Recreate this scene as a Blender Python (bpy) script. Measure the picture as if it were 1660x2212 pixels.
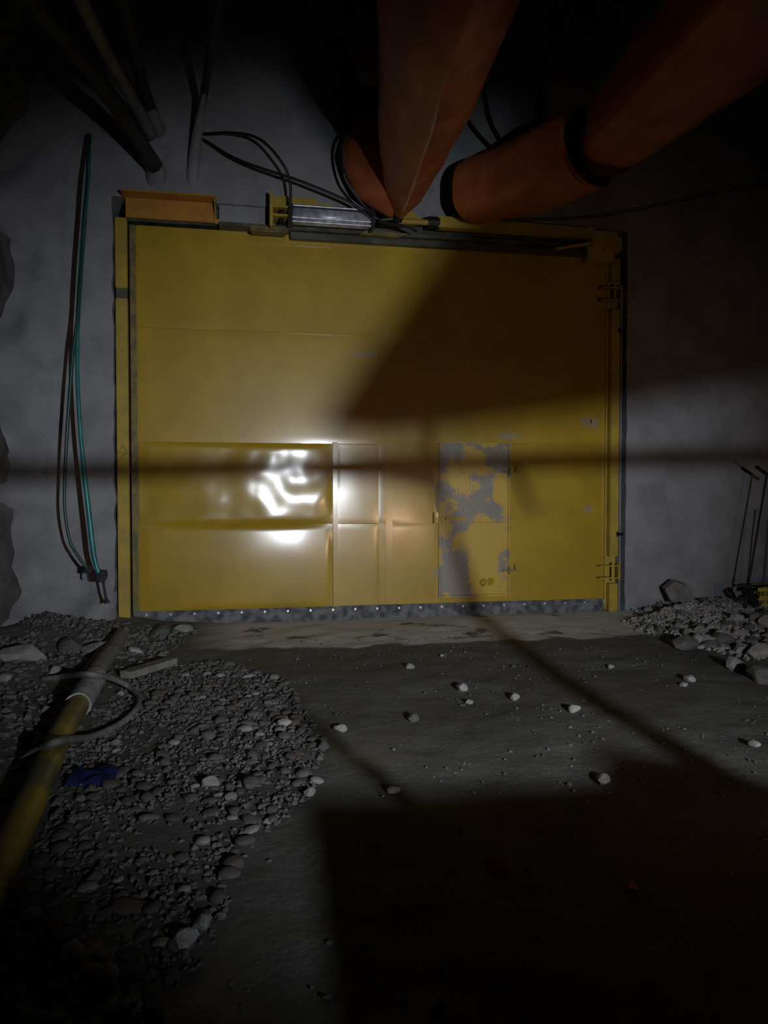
import bpy, bmesh, math, random
from mathutils import Vector, Matrix, noise, Euler
random.seed(7)
for o in list(bpy.data.objects): bpy.data.objects.remove(o)
S = bpy.context.scene
C = S.collection

# ------------------------------------------------------------------ camera
CAM = Vector((1.29, -9.57, 1.5))
YAW, PITCH, FPX = 0.18525, 0.02787, 1650.0
cd = bpy.data.cameras.new('camera'); cam = bpy.data.objects.new('camera', cd); C.objects.link(cam)
cd.sensor_fit = 'HORIZONTAL'; cd.sensor_width = 36; cd.lens = FPX / 1660 * 36
cd.clip_start = .02; cd.clip_end = 100
cam.location = CAM; cam.rotation_euler = (math.pi/2 - PITCH, 0, -YAW)
S.camera = cam
FW = Vector((math.sin(YAW), math.cos(YAW), 0)); RT = Vector((math.cos(YAW), -math.sin(YAW), 0)); UP = Vector((0, 0, 1))
F2 = FW*math.cos(PITCH) - UP*math.sin(PITCH); U2 = UP*math.cos(PITCH) + FW*math.sin(PITCH)
def ray(px, py): return F2 + RT*((px-830)/FPX) - U2*((py-1106)/FPX)
def aty(px, py, y=0.0): d = ray(px, py); return CAM + d*((y-CAM.y)/d.y)
def atz(px, py, z=-.12): d = ray(px, py); return CAM + d*((z-CAM.z)/d.z)
def atd(px, py, dist): return CAM + ray(px, py)*dist

# ------------------------------------------------------------------ world, view
w = bpy.data.worlds.new('tunnel_dark'); S.world = w; w.use_nodes = True
w.node_tree.nodes['Background'].inputs[0].default_value = (.5, .55, .65, 1)
w.node_tree.nodes['Background'].inputs[1].default_value = .006
S.view_settings.view_transform = 'Standard'; S.view_settings.look = 'None'
S.view_settings.exposure = 0; S.view_settings.gamma = 1
try: S.view_settings.use_curve_mapping = False
except Exception: pass

# ------------------------------------------------------------------ lights (the lamps of the vehicle behind the camera)
LP = Vector((3.25, -11.7, 1.65))                    # work lamp behind the guard rail
def lamp(name, kind, loc, power, col, radius, aim=None, angle=None, blend=1, sx=1):
    d = bpy.data.lights.new(name, kind); o = bpy.data.objects.new(name, d); C.objects.link(o)
    d.energy = power; d.color = col; d.shadow_soft_size = radius; o.location = loc
    if kind == 'SPOT': d.spot_size = math.radians(angle); d.spot_blend = blend
    if aim is not None: o.rotation_euler = (Vector(aim)-Vector(loc)).to_track_quat('-Z', 'Y').to_euler()
    o.scale = (sx, 1, 1)
    return o
lamp('work_light', 'SPOT', LP, 2000, (.86, .93, 1), .021, (2.75, 0, 1.35), 53, 1, 1.24)
BEACON = Vector((5.4, -10.24, .62))                # low warm headlamp on the vehicle front
lamp('headlamp_light', 'SPOT', BEACON, 170, (1, .60, .36), .06, (4.2, 0, 1.75), 57, 1, 1.5)
lamp('tail_light', 'SPOT', (3.5, -10.24, .62), 26, (1, .08, .06), .05, (2.3, 0, 1.2), 50, 1, 1)

# ------------------------------------------------------------------ materials
def mat(name, col, rough=.8, metal=0, spec=.5, noise_scale=None, amp=.25, col2=None, bump=0, bscale=20, emit=None, estr=0, rvar=0, lo=.4, hi=.6, detail=6):
    m = bpy.data.materials.new(name); m.use_nodes = True; nt = m.node_tree; b = nt.nodes['Principled BSDF']
    b.inputs['Base Color'].default_value = (*col, 1); b.inputs['Roughness'].default_value = rough
    b.inputs['Metallic'].default_value = metal; b.inputs['Specular IOR Level'].default_value = spec
    tc = nt.nodes.new('ShaderNodeTexCoord')
    if noise_scale:
        n = nt.nodes.new('ShaderNodeTexNoise'); n.inputs['Scale'].default_value = noise_scale; n.inputs['Detail'].default_value = detail
        n.inputs['Roughness'].default_value = .6
        nt.links.new(tc.outputs['Object'], n.inputs['Vector'])
        r = nt.nodes.new('ShaderNodeValToRGB'); r.color_ramp.elements[0].position = lo; r.color_ramp.elements[1].position = hi
        c2 = col2 or tuple(c*(1-amp) for c in col)
        r.color_ramp.elements[0].color = (*c2, 1); r.color_ramp.elements[1].color = (*col, 1)
        nt.links.new(n.outputs[0], r.inputs[0]); nt.links.new(r.outputs[0], b.inputs['Base Color'])
        if rvar:
            mr = nt.nodes.new('ShaderNodeMapRange'); mr.inputs[3].default_value = rough-rvar; mr.inputs[4].default_value = rough+rvar
            nt.links.new(n.outputs[0], mr.inputs[0]); nt.links.new(mr.outputs[0], b.inputs['Roughness'])
    if bump:
        n2 = nt.nodes.new('ShaderNodeTexNoise'); n2.inputs['Scale'].default_value = bscale; n2.inputs['Detail'].default_value = 8
        nt.links.new(tc.outputs['Object'], n2.inputs['Vector'])
        bp = nt.nodes.new('ShaderNodeBump'); bp.inputs['Strength'].default_value = bump; bp.inputs['Distance'].default_value = .02
        nt.links.new(n2.outputs[0], bp.inputs['Height']); nt.links.new(bp.outputs[0], b.inputs['Normal'])
    if emit: b.inputs['Emission Color'].default_value = (*emit, 1); b.inputs['Emission Strength'].default_value = estr
    return m
def coat(m, w, r):
    b = m.node_tree.nodes['Principled BSDF']; b.inputs['Coat Weight'].default_value = w; b.inputs['Coat Roughness'].default_value = r; return m
YEL, YEL2 = (.42, .27, .016), (.35, .225, .016)
M = {}
M['paint'] = coat(mat('yellow_gloss_paint', YEL, .42, 0, .32, 1.3, col2=YEL2, bump=.05, bscale=45, rvar=.05), 1, .18)
M['paint_dull'] = mat('yellow_dusty_paint', (.43, .30, .035), .5, 0, .4, 3, col2=(.33, .235, .04), bump=.15, bscale=30)
M['paint_orange'] = mat('orange_primer_paint', (.46, .21, .025), .5, 0, .4, 3, col2=(.38, .16, .025), bump=.1, bscale=20)
M['grime'] = mat('grimy_edge_steel', (.22, .17, .05), .6, .2, .4, 8, col2=(.12, .10, .05), bump=.3, bscale=40)
M['dark_rail'] = mat('dark_olive_steel', (.10, .10, .075), .6, .3, .4, 4, col2=(.05, .05, .04), bump=.2)
M['worn'] = mat('worn_grey_and_yellow_paint', (.50, .33, .05), .38, 0, .45, 1.9, col2=(.23, .21, .18), bump=.12, bscale=30, lo=.47, hi=.52, rvar=.06)
M['rubber'] = mat('dusty_rubber', (.16, .165, .17), .75, 0, .3, 9, col2=(.05, .055, .065), bump=.4, bscale=25)
M['bolt'] = mat('bright_bolt_steel', (.75, .77, .8), .25, .9, .5)
M['chrome'] = mat('brushed_aluminium', (.66, .69, .77), .40, .45, .5, 14, col2=(.42, .42, .47))
M['black'] = mat('black_rubber', (.012, .012, .013), .5, 0, .4)
M['blacksteel'] = mat('black_steel', (.02, .02, .022), .45, .4, .4, bump=.1)
M['concrete'] = mat('bulkhead_concrete', (.27, .27, .285), .85, 0, .3, 2.2, col2=(.21, .21, .22), bump=.5, bscale=18)
M['rock'] = mat('sprayed_rock', (.16, .155, .15), .9, 0, .3, 1.7, col2=(.085, .082, .078), bump=.8, bscale=9)
M['duct'] = mat('orange_duct_fabric', (.44, .125, .042), .45, 0, .4, 3, col2=(.33, .085, .03), bump=.35, bscale=7)
M['duct_dark'] = mat('dark_duct_lining', (.07, .04, .035), .7, 0, .3, 3, bump=.3, bscale=8)
M['pipe_grey'] = mat('dusty_grey_pipe', (.20, .195, .185), .7, 0, .3, 6, col2=(.13, .125, .12), bump=.3)
M['pipe_dark'] = mat('dark_service_pipe', (.035, .034, .034), .7, 0, .3, 5, col2=(.02, .02, .02), bump=.2)
M['pipe_yellow'] = mat('yellow_pipe_paint', (.30, .22, .015), .5, 0, .4, 2.2, col2=(.09, .08, .03), bump=.2)
M['coupling'] = mat('pale_pipe_wrap', (.34, .35, .36), .65, 0, .4, 12, col2=(.22, .23, .23), bump=.5)
M['teal'] = mat('teal_hose', (.02, .20, .19), .33, 0, .5, 5, col2=(.012, .13, .13))
M['teal_dark'] = mat('dark_green_hose', (.012, .05, .045), .35, 0, .5)
M['twine'] = mat('dark_tape', (.03, .03, .035), .7, 0, .3)
M['wood'] = mat('grey_weathered_board', (.24, .23, .20), .8, 0, .3, 7, col2=(.15, .145, .13), bump=.4)
M['blue'] = mat('blue_cloth', (.012, .018, .09), .85, 0, .2, bump=.5)
M['crate'] = mat('yellow_crate_plastic', (.48, .40, .10), .45, 0, .4, 6, col2=(.36, .29, .06))
M['lens'] = mat('lamp_lens', (.8, .8, .8), .2, 0, .5, emit=(.86, .93, 1), estr=6)
M['lens_red'] = mat('red_lens', (.5, .02, .02), .3, 0, .5, emit=(1, .05, .04), estr=2)
M['lens_amber'] = mat('amber_lens', (.6, .25, .02), .3, 0, .5, emit=(1, .5, .2), estr=2)
M['machine'] = mat('machine_enamel', (.05, .05, .05), .45, 0, .4, 3, col2=(.03, .03, .03))
M['glass'] = mat('cab_glass', (.02, .025, .03), .05, 0, .5)
def stone_mat(name, a, b): return mat(name, a, .8, 0, .3, 4, col2=b, bump=.5, bscale=22)
M['st1'] = stone_mat('pale_stone', (.34, .33, .32), (.26, .25, .24))
M['st2'] = stone_mat('grey_stone', (.14, .137, .132), (.095, .092, .088))
M['st3'] = stone_mat('brown_stone', (.13, .105, .09), (.09, .075, .065))
M['st4'] = stone_mat('white_stone', (.42, .415, .405), (.31, .305, .30))
M['st5'] = stone_mat('reddish_stone', (.19, .155, .145), (.13, .11, .10))

def floor_mat():
    m = bpy.data.materials.new('packed_mud_floor'); m.use_nodes = True; nt = m.node_tree; b = nt.nodes['Principled BSDF']; L = nt.links
    N = nt.nodes.new
    g = N('ShaderNodeTexCoord'); sep = N('ShaderNodeSeparateXYZ'); L.new(g.outputs['Object'], sep.inputs[0])
    def nz(s, d=6, vec=None, r=.6):
        n = N('ShaderNodeTexNoise'); n.inputs['Scale'].default_value = s; n.inputs['Detail'].default_value = d; n.inputs['Roughness'].default_value = r
        L.new(vec or g.outputs['Object'], n.inputs['Vector']); return n.outputs[0]
    def mth(op, a, c=None, v=None, clamp=False):
        n = N('ShaderNodeMath'); n.operation = op; n.use_clamp = clamp
        for i, x in enumerate((a, c)):
            if x is None: continue
            if isinstance(x, (int, float)): n.inputs[i].default_value = x
            else: L.new(x, n.inputs[i])
        return n.outputs[0]
    def rng(x, a, c, lo=0, hi=1):
        n = N('ShaderNodeMapRange'); L.new(x, n.inputs[0]); n.inputs[1].default_value = a; n.inputs[2].default_value = c; n.inputs[3].default_value = lo; n.inputs[4].default_value = hi; return n.outputs[0]
    def mix(f, a, c):
        n = N('ShaderNodeMix'); n.data_type = 'RGBA'; L.new(f, n.inputs[0])
        for i, x in ((6, a), (7, c)):
            if isinstance(x, tuple): n.inputs[i].default_value = (*x, 1)
            else: L.new(x, n.inputs[i])
        return n.outputs[2]
    big, mid, fine = nz(.9, 4), nz(3.5, 8), nz(28, 8)
    dirt = mix(rng(mid, .35, .65), (.115, .116, .102), (.16, .16, .145))
    dirt = mix(rng(fine, .3, .7), dirt, (.14, .14, .125))
    # pale dried slurry in front of the gate sill, ending in an uneven edge about a metre out
    edge = mth('ADD', sep.outputs[1], mth('MULTIPLY', mth('SUBTRACT', nz(1.1, 5), .5), 1.3))
    pale = rng(edge, -1.72, -1.62)
    xm = mth('MULTIPLY', rng(sep.outputs[0], .7, 1.3), rng(mth('ADD', mth('MULTIPLY', nz(2.2, 5), 1.0), 0), .36, .44))
    pale = mth('MULTIPLY', pale, xm)
    rightdust = rng(mth('ADD', sep.outputs[0], mth('MULTIPLY', mid, 1.2)), 6.4, 6.9)
    yband = rng(sep.outputs[1], -2.6, -1.9)
    pale = mth('MAXIMUM', pale, mth('MULTIPLY', rightdust, yband))
    col = mix(pale, dirt, (.66, .66, .64))
    # damp dark mud patches nearer the camera
    damp = mth('MULTIPLY', rng(big, .47, .56), rng(sep.outputs[1], -1.4, -2.2))
    col = mix(mth('MULTIPLY', damp, .55), col, (.085, .08, .07))
    L.new(col, b.inputs['Base Color'])
    wet = mth('MULTIPLY', rng(nz(.55, 4), .52, .62), rng(sep.outputs[1], -4.2, -5.0))
    L.new(rng(mth('MAXIMUM', wet, mth('MULTIPLY', damp, .25)), 0, 1, .8, .34), b.inputs['Roughness'])
    b.inputs['Specular IOR Level'].default_value = .35
    bp = N('ShaderNodeBump'); bp.inputs['Strength'].default_value = .95; bp.inputs['Distance'].default_value = .05
    st = nz(9, 10, r=.7)
    L.new(mth('ADD', mth('MULTIPLY', st, .8), mth('MULTIPLY', fine, .25)), bp.inputs['Height']); L.new(bp.outputs[0], b.inputs['Normal'])
    return m
M['floor'] = floor_mat()

# ------------------------------------------------------------------ mesh helpers
def obj(name, bm, m, parent=None, smooth=False, loc=None):
    me = bpy.data.meshes.new(name); bmesh.ops.recalc_face_normals(bm, faces=bm.faces); bm.to_mesh(me); bm.free()
    o = bpy.data.objects.new(name, me); C.objects.link(o)
    if m: me.materials.append(M[m] if isinstance(m, str) else m)
    if smooth:
        me.polygons.foreach_set('use_smooth', [True]*len(me.polygons)); me.set_sharp_from_angle(angle=math.radians(38 if name not in ('floor', 'wall_back') else 75))
    if parent: o.parent = parent; o.matrix_parent_inverse = parent.matrix_world.inverted() if False else Matrix.Translation(-parent.location)
    return o
def thing(name, label, cat, loc=(0, 0, 0), group=None):
    o = bpy.data.objects.new(name, None); C.objects.link(o); o.location = loc; o.empty_display_size = .1
    return tag(o, label, cat, group)
def tag(o, label, cat, group=None):
    o['label'] = label; o['category'] = cat; o['kind'] = 'thing'
    if group: o['group'] = group
    return o
def box(bm, x0, x1, y0, y1, z0, z1, bev=0, rot=None, piv=None):
    r = bmesh.ops.create_cube(bm, size=1); vs = r['verts']
    bmesh.ops.scale(bm, verts=vs, vec=(abs(x1-x0), abs(y1-y0), abs(z1-z0)))
    if bev:
        es = list({e for v in vs for e in v.link_edges})
        rb = bmesh.ops.bevel(bm, geom=es, offset=bev, segments=2, affect='EDGES', clamp_overlap=True)
        vs = list({v for f in rb['faces'] for v in f.verts} | {v for v in vs if v.is_valid})
    if rot: bmesh.ops.rotate(bm, verts=vs, cent=(0, 0, 0), matrix=Euler(rot).to_matrix())
    bmesh.ops.translate(bm, verts=vs, vec=((x0+x1)/2, (y0+y1)/2, (z0+z1)/2))
    return vs
def catmull(pts, n=8):
    P = [Vector(p) for p in pts]; P = [P[0]*2-P[1]] + P + [P[-1]*2-P[-2]]; out = []
    for i in range(1, len(P)-2):
        for k in range(n):
            t = k/n; a, b, c, d = P[i-1], P[i], P[i+1], P[i+2]
            out.append(.5*((2*b)+(c-a)*t+(2*a-5*b+4*c-d)*t*t+(3*b-a-3*c+d)*t**3))
    out.append(P[-2]); return out
def lerp_list(r, n):
    out = []
    for i in range(n):
        t = i/(n-1)*(len(r)-1); k = min(int(t), len(r)-2); out.append(r[k]+(r[k+1]-r[k])*(t-k))
    return out
def tube(bm, pts, rad, seg=12, cap=True, smooth=8, wob=0, flat=1.0, sq=2.0, twist=0.0):
    P = catmull(pts, smooth) if smooth and len(pts) > 2 else [Vector(p) for p in pts]
    R = lerp_list(rad, len(P)) if isinstance(rad, (list, tuple)) else [rad]*len(P)
    rings = []; nrm = None
    for i, p in enumerate(P):
        t = (P[min(i+1, len(P)-1)]-P[max(i-1, 0)]).normalized()
        if nrm is None: nrm = t.cross(Vector((0, 0, 1))); nrm = nrm.normalized() if nrm.length > .05 else t.cross(Vector((0, 1, 0))).normalized()
        nrm = (nrm - t*nrm.dot(t)).normalized(); bi = t.cross(nrm)
        ring = []
        for k in range(seg):
            a = 2*math.pi*k/seg; r = R[i]
            if sq != 2: ta = a+twist; r = r*1.0/((abs(math.cos(ta))**sq+abs(math.sin(ta))**sq)**(1/sq))
            if wob: r *= 1+wob*noise.noise(Vector((p.x*2.3+math.cos(a)*1.6, p.y*2.3, p.z*2.3+math.sin(a)*1.6)))
            ring.append(bm.verts.new(p+nrm*math.cos(a)*r+bi*math.sin(a)*r*flat))
        rings.append(ring)
    for a, b in zip(rings, rings[1:]):
        for k in range(seg): bm.faces.new((a[k], a[(k+1) % seg], b[(k+1) % seg], b[k]))
    if cap:
        bm.faces.new(rings[0][::-1]); bm.faces.new(rings[-1])
    return rings
def section_tube(bm, pts, rad, prof, smooth=8, wob=.05):
    # hanging fabric duct: prof is its cross-section (side, up) in units of the radius, resampled smoothly
    Q = catmull([Vector((a, 0, b)) for a, b in prof+prof[:1]], 6)[:-1]; P = catmull(pts, smooth); R = lerp_list(rad, len(P)); rings = []
    for i, p in enumerate(P):
        t = (P[min(i+1, len(P)-1)]-P[max(i-1, 0)]).normalized(); side = t.cross(Vector((0, 0, -1))).normalized()
        if side.x < 0: side = -side
        up = side.cross(t); up = up if up.z > 0 else -up
        rings.append([bm.verts.new(p+(side*q.x+up*q.z)*R[i]*(1+wob*N3(p.x+q.x, p.y, p.z+q.z, 2.2))) for q in Q])
    for a, b in zip(rings, rings[1:]):
        for k in range(len(Q)): bm.faces.new((a[k], a[(k+1) % len(Q)], b[(k+1) % len(Q)], b[k]))
    bm.faces.new(rings[0][::-1]); bm.faces.new(rings[-1])
def cyl(bm, a, b, r, seg=20, r2=None): tube(bm, [a, b], [r, r2 if r2 is not None else r], seg, True, 0)
def extrude_poly(bm, pts, thick):            # pts 3-D planar loop, extruded by vector thick
    a = [bm.verts.new(p) for p in pts]; b = [bm.verts.new(Vector(p)+Vector(thick)) for p in pts]
    bm.faces.new(a); bm.faces.new(b[::-1])
    for i in range(len(a)): bm.faces.new((a[i], b[i], b[(i+1) % len(a)], a[(i+1) % len(a)]))
def N3(x, y, z, s=1, seed=0): return noise.noise(Vector((x*s+seed*17.3, y*s+seed*5.1, z*s-seed*3.7)))
def frac(x, y, z, s, seed=0): return noise.fractal(Vector((x*s+seed*13.1, y*s, z*s)), 1.0, 2.0, 5)

# ------------------------------------------------------------------ the setting
def ground(x, y):
    z = -.12 + .022*N3(x, y, 0, .8) + .012*N3(x, y, 0, 2.7, 3)
    # loose rubble bank along the right side of the bulkhead
    t = max(0, min(1, (x-(5.85 if y < -.9 else 6.3))/.9)) * max(0, min(1, (y+3.1)/2.0))
    z += .16*t*(1+.5*N3(x, y, 0, 1.6, 5))
    t = max(0, min(1, (7.9-x)/.8)) * max(0, min(1, (x-6.9)/.6)) * max(0, 1-abs(y+2.1)/.8)
    z += .07*t
    # low bank of stones against the left side
    t = max(0, min(1, (.35-x)/1.1))
    z += .16*t*(1+.6*N3(x, y, 0, 1.9, 8))
    t = max(0, min(1, (.9-x)/.8))*max(0, min(1, (y+2.0)/1.6))
    z += .05*t
    # shallow wheel ruts
    z -= .03*math.exp(-((x-(3.3+.12*y))/.25)**2)*max(0, min(1, (-y-2)/2))
    return z
def build_floor():
    bm = bmesh.new(); xs = []; x = -3.0
    while x < 10.6: xs.append(x); x += .06
    ys = []; y = -17.0
    while y < .6: ys.append(y); y += .06 if y > -9 else .3
    g = []
    for yy in ys: g.append([bm.verts.new((xx, yy, ground(xx, yy)+.012*frac(xx, yy, 0, 4.0, 2)*(.35 if yy > -1.0 and 1 < xx < 6.3 else 1))) for xx in xs])
    for j in range(len(ys)-1):
        for i in range(len(xs)-1): bm.faces.new((g[j][i], g[j][i+1], g[j+1][i+1], g[j+1][i]))
    o = obj('floor', bm, 'floor', smooth=True); o['kind'] = 'structure'
build_floor()

OX0, OX1, OZ = -.17, 6.34, 4.93
def build_bulkhead():
    bm = bmesh.new()
    def axis(a, b, s): n = max(1, round((b-a)/s)); return [a+(b-a)*i/n for i in range(n)]
    xs = axis(-2.2, OX0, .06)+axis(OX0, OX1, .12)+axis(OX1, 9.9, .09)+[9.9]
    zs = axis(-.5, OZ, .1)+axis(OZ, 9.6, .14)+[9.6]
    def pt(x, z):
        inx, inz = (OX0 <= x <= OX1), z <= OZ
        d = min(abs(x-OX0) if not inx else 9, 9); d = min(d, abs(z-OZ) if z > OZ and inx else 9)
        a = .03*N3(x, 0, z, .7)+.012*frac(x, 0, z, 2.2)
        # thick uneven sprayed coat: heavier over the header and towards the left rock side
        a += max(0, z-5.1)*.10*(.6+.9*N3(x, 1, z, .45, 2)) + max(0, -x-.62)*.7*(.8+.9*N3(x, 1, z, 1.3, 4)+.5*N3(x, 1, z, 2.9, 7))
        a += max(0, .75-z)*.34*max(0, min(1, (.1-x)/.4))*max(0, .7+1.3*N3(x, 2, z, 3.2))
        e = .035*N3(x, 3, z, 5.5, 6) if abs(x-OX0) < .01 and z < OZ+.1 else (.012*N3(x, 3, z, 6, 6) if abs(x-OX1) < .01 and z < OZ+.1 else 0)
        return Vector((x+e, -.15-a, z))
    V = [[bm.verts.new(pt(x, z)) for x in xs] for z in zs]
    rim = []
    for j in range(len(zs)-1):
        for i in range(len(xs)-1):
            cx, cz = (xs[i]+xs[i+1])/2, (zs[j]+zs[j+1])/2
            if OX0 < cx < OX1 and cz < OZ: continue
            bm.faces.new((V[j][i], V[j][i+1], V[j+1][i+1], V[j+1][i]))
    for e in [e for e in bm.edges if len(e.link_faces) == 1]:
        m = (e.verts[0].co+e.verts[1].co)/2
        if OX0-.1 < m.x < OX1+.1 and m.z < OZ+.1 and m.z > -.49:
            a, b = e.verts; c = bm.verts.new(a.co+Vector((0, .55, 0))); d = bm.verts.new(b.co+Vector((0, .55, 0)))
            bm.faces.new((a, b, d, c))
    # ledge of sprayed concrete over the header channel
    o = obj('wall_back', bm, 'concrete', smooth=True); o['kind'] = 'structure'
    bm = bmesh.new()
    box(bm, OX0-.1, OX1+.1, .5, .8, -.5, 5.2)
    o = obj('wall_reveal_back', bm, 'dark_rail'); o['kind'] = 'structure'
build_bulkhead()

def build_sides():
    ys = [-17+.11*i for i in range(154)]
    def sheet(name, prof, m, amp, seed):
        bm = bmesh.new(); G = []
        for y in ys:
            row = []
            for (x, z, nx, nz) in prof:
                a = amp*(.9*N3(x, y, z, .55, seed)+.6*N3(x, y, z, 1.5, seed+1)+.4*abs(N3(x, y, z, 2.6, seed+2)))+.05*frac(x, y, z, 3, seed)
                row.append(bm.verts.new((x+nx*a, y, z+nz*a)))
            G.append(row)
        for j in range(len(G)-1):
            for i in range(len(prof)-1): bm.faces.new((G[j][i], G[j][i+1], G[j+1][i+1], G[j+1][i]))
        o = obj(name, bm, m, smooth=True); o['kind'] = 'structure'
    sheet('wall_left', [(-1.27-.12*math.sin(z*.5), z, 1, 0) for z in [-.6+.14*i for i in range(36)]], 'rock', .34, 1)
    arc = []
    for i in range(61):
        a = math.pi*(1-i/60); arc.append((4.12+5.63*math.cos(a), 4.3+4.8*math.sin(a), -math.cos(a), -math.sin(a)))
    sheet('ceiling', arc, 'rock', .30, 5)
    sheet('wall_right', [(9.75, z, -1, 0) for z in [-.6+.25*i for i in range(20)]], 'rock', .2, 9)
build_sides()

# ------------------------------------------------------------------ gate
G = thing('ventilation_gate', 'large glossy yellow steel gate closing the tunnel opening, with a small access hatch', 'gate', (3.05, 0, -.05))
def sheet_panel(x0, x1, z0, z1, amp, seed, bow=0, fs=1.1, m='paint', dish=0, off=.006):
    bm = bmesh.new(); nx = max(4, int((x1-x0)/.035)); nz = max(4, int((z1-z0)/.035)); g = 1.2e-3
    V = []
    for j in range(nz+1):
        row = []
        for i in range(nx+1):
            u, v = i/nx, j/nz; x = x0+g+(x1-x0-2*g)*u; z = z0+g+(z1-z0-2*g)*v
            k = min(1, 22*min(u, 1-u, v, 1-v)); k = k*k*(3-2*k)
            h = amp*(N3(x, 0, z, fs, seed)+.35*N3(x, 0, z, fs*2.7, seed+1)) + bow*(1-(2*v-1)**2) - dish*(1-(2*u-1)**2)
            row.append(bm.verts.new((x, -off-h*k, z)))
        V.append(row)
    for j in range(nz):
        for i in range(nx): bm.faces.new((V[j][i], V[j][i+1], V[j+1][i+1], V[j+1][i]))
    # rolled edge back to the leaf
    edge = [V[0][i] for i in range(nx+1)]+[V[j][nx] for j in range(1, nz+1)]+[V[nz][i] for i in range(nx-1, -1, -1)]+[V[j][0] for j in range(nz-1, 0, -1)]
    back = [bm.verts.new((v.co.x, .004, v.co.z)) for v in edge]
    for i in range(len(edge)): k = (i+1) % len(edge); bm.faces.new((edge[i], back[i], back[k], edge[k]))
    return obj('sheet_panel', bm, m, G, smooth=True)
bm = bmesh.new(); box(bm, .0, 6.12, .001, .11, .01, 4.66, .003)
obj('leaf_core', bm, 'paint', G)
ZB, Z1, Z2, Z3, ZT = .03, 1.085, 2.085, 3.45, 4.66
XA, XB, XC, XH0, XH1, XD = .09, 2.46, 3.01, 3.80, 4.75, 6.10
sheet_panel(XA, XC, Z3, ZT, .004, 3, fs=.6); sheet_panel(XA, XC, Z2, Z3, .004, 4, fs=.6)
sheet_panel(XA, XB, Z1, Z2, .021, 11, fs=1.6, dish=-.036, off=.026); sheet_panel(XA, XB, ZB, Z1, .006, 21, bow=.016, fs=.9, dish=-.028, off=.014)
sheet_panel(XB, XC, Z1, Z2, .004, 33); sheet_panel(XB, XC, ZB, Z1, .004, 34)
sheet_panel(XC, XD, Z3, ZT, .004, 41, fs=.6); sheet_panel(XC, XD, 2.115, Z3, .004, 42, fs=.6)
sheet_panel(XC, XH0, Z1, 2.115, .004, 43); sheet_panel(XC, XH0, ZB, Z1, .004, 44)
sheet_panel(XH1, XD, Z1, 2.115, .003, 45); sheet_panel(XH1, XD, ZB, Z1, .003, 46)
# vertical cover strips and weld beads
for (xa, xb, za, zb) in ((2.425, 2.485, .04, 2.11), (3.10, 3.19, .03, 2.05), (.005, .075, .0, 4.66)):
    bm = bmesh.new(); box(bm, xa, xb, -.045 if 1 < xa < 3 else -.016, .0, za, zb, .005); obj('cover_strip', bm, 'paint' if xa > 1 else 'grime', G)
for (xa, xb, z) in ((.1, 3.0, Z2), (.1, 3.0, Z1), (.1, 3.0, Z3), (3.02, 6.1, Z3), (4.76, 6.1, 2.115), (1.55, 2.42, 4.53), (1.25, 2.35, 1.66)):
    bm = bmesh.new(); n = 40
    tube(bm, [(xa+(xb-xa)*i/n, -.010, z+.004*N3(i, 0, z, .9)) for i in range(n+1)], .005, 6, smooth=0)
    obj('weld_seam', bm, 'paint', G, smooth=True)
# gate foot: rubber skirt with bolts
bm = bmesh.new(); n = 60; top = []; 
for i in range(n+1):
    x = .02+6.1*i/n; zb = -.135+.012*N3(x, 0, 0, 3)
    f = [bm.verts.new((x, -.03-.012*N3(x, 0, 1, 2), zb)), bm.verts.new((x, -.022, .045)), bm.verts.new((x, .0, .045)), bm.verts.new((x, .0, zb))]
    top.append(f)
for a, b in zip(top, top[1:]):
    for k in range(4): bm.faces.new((a[k], a[(k+1) % 4], b[(k+1) % 4], b[k]))
bm.faces.new(top[0]); bm.faces.new(top[-1][::-1])
SK = obj('rubber_skirt', bm, 'rubber', G, smooth=False)
for i in range(22):
    x = .16+i*.283; bm = bmesh.new()
    cyl(bm, (x, -.018, .0), (x, -.034, .0), .016, 8); cyl(bm, (x, -.034, .0), (x, -.042, .0), .009, 6)
    obj('bolt', bm, 'bolt', SK)
# access hatch
H = obj('access_hatch', (lambda b: (box(b, 3.83, 4.735, -.028, .0, .145, 1.085, .006), box(b, 3.83, 4.735, -.028, .0, 1.092, 2.095, .006), b)[-1])(bmesh.new()), 'worn', G)
H['label'] = 'hatch worn to grey metal through the yellow paint'
bm = bmesh.new(); box(bm, 3.80, 3.826, -.034, .0, .12, 2.115, .004); box(bm, 4.738, 4.76, -.034, .0, .12, 2.115, .004); box(bm, 3.826, 4.738, -.034, .0, 2.097, 2.12, .004); box(bm, 3.826, 4.738, -.034, .0, .12, .142, .004)
obj('hatch_frame', bm, 'worn', H)
for z in (1.745, .455):
    bm = bmesh.new(); box(bm, 4.66, 4.735, -.04, -.026, z-.012, z+.012, .003); box(bm, 4.755, 4.86, -.03, -.012, z-.012, z+.012, .003)
    cyl(bm, (4.745, -.042, z-.05), (4.745, -.042, z+.05), .014, 10); box(bm, 4.825, 4.84, -.045, -.02, z-.005, z+.07, .003)
    obj('hinge', bm, 'grime', H)
bm = bmesh.new(); box(bm, 3.88, 4.16, -.065, -.045, 1.12, 1.165, .006); box(bm, 3.72, 3.80, -.05, -.03, 1.125, 1.155, .004); cyl(bm, (3.84, -.02, 1.14), (3.84, -.07, 1.14), .03, 14)
cyl(bm, (3.73, -.06, 1.08), (3.73, -.06, 1.22), .009, 8); box(bm, 3.9, 3.93, -.05, -.02, 1.12, 1.16); box(bm, 4.1, 4.13, -.05, -.02, 1.12, 1.16)
obj('latch_handle', bm, 'paint', H)
bm = bmesh.new()
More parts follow.
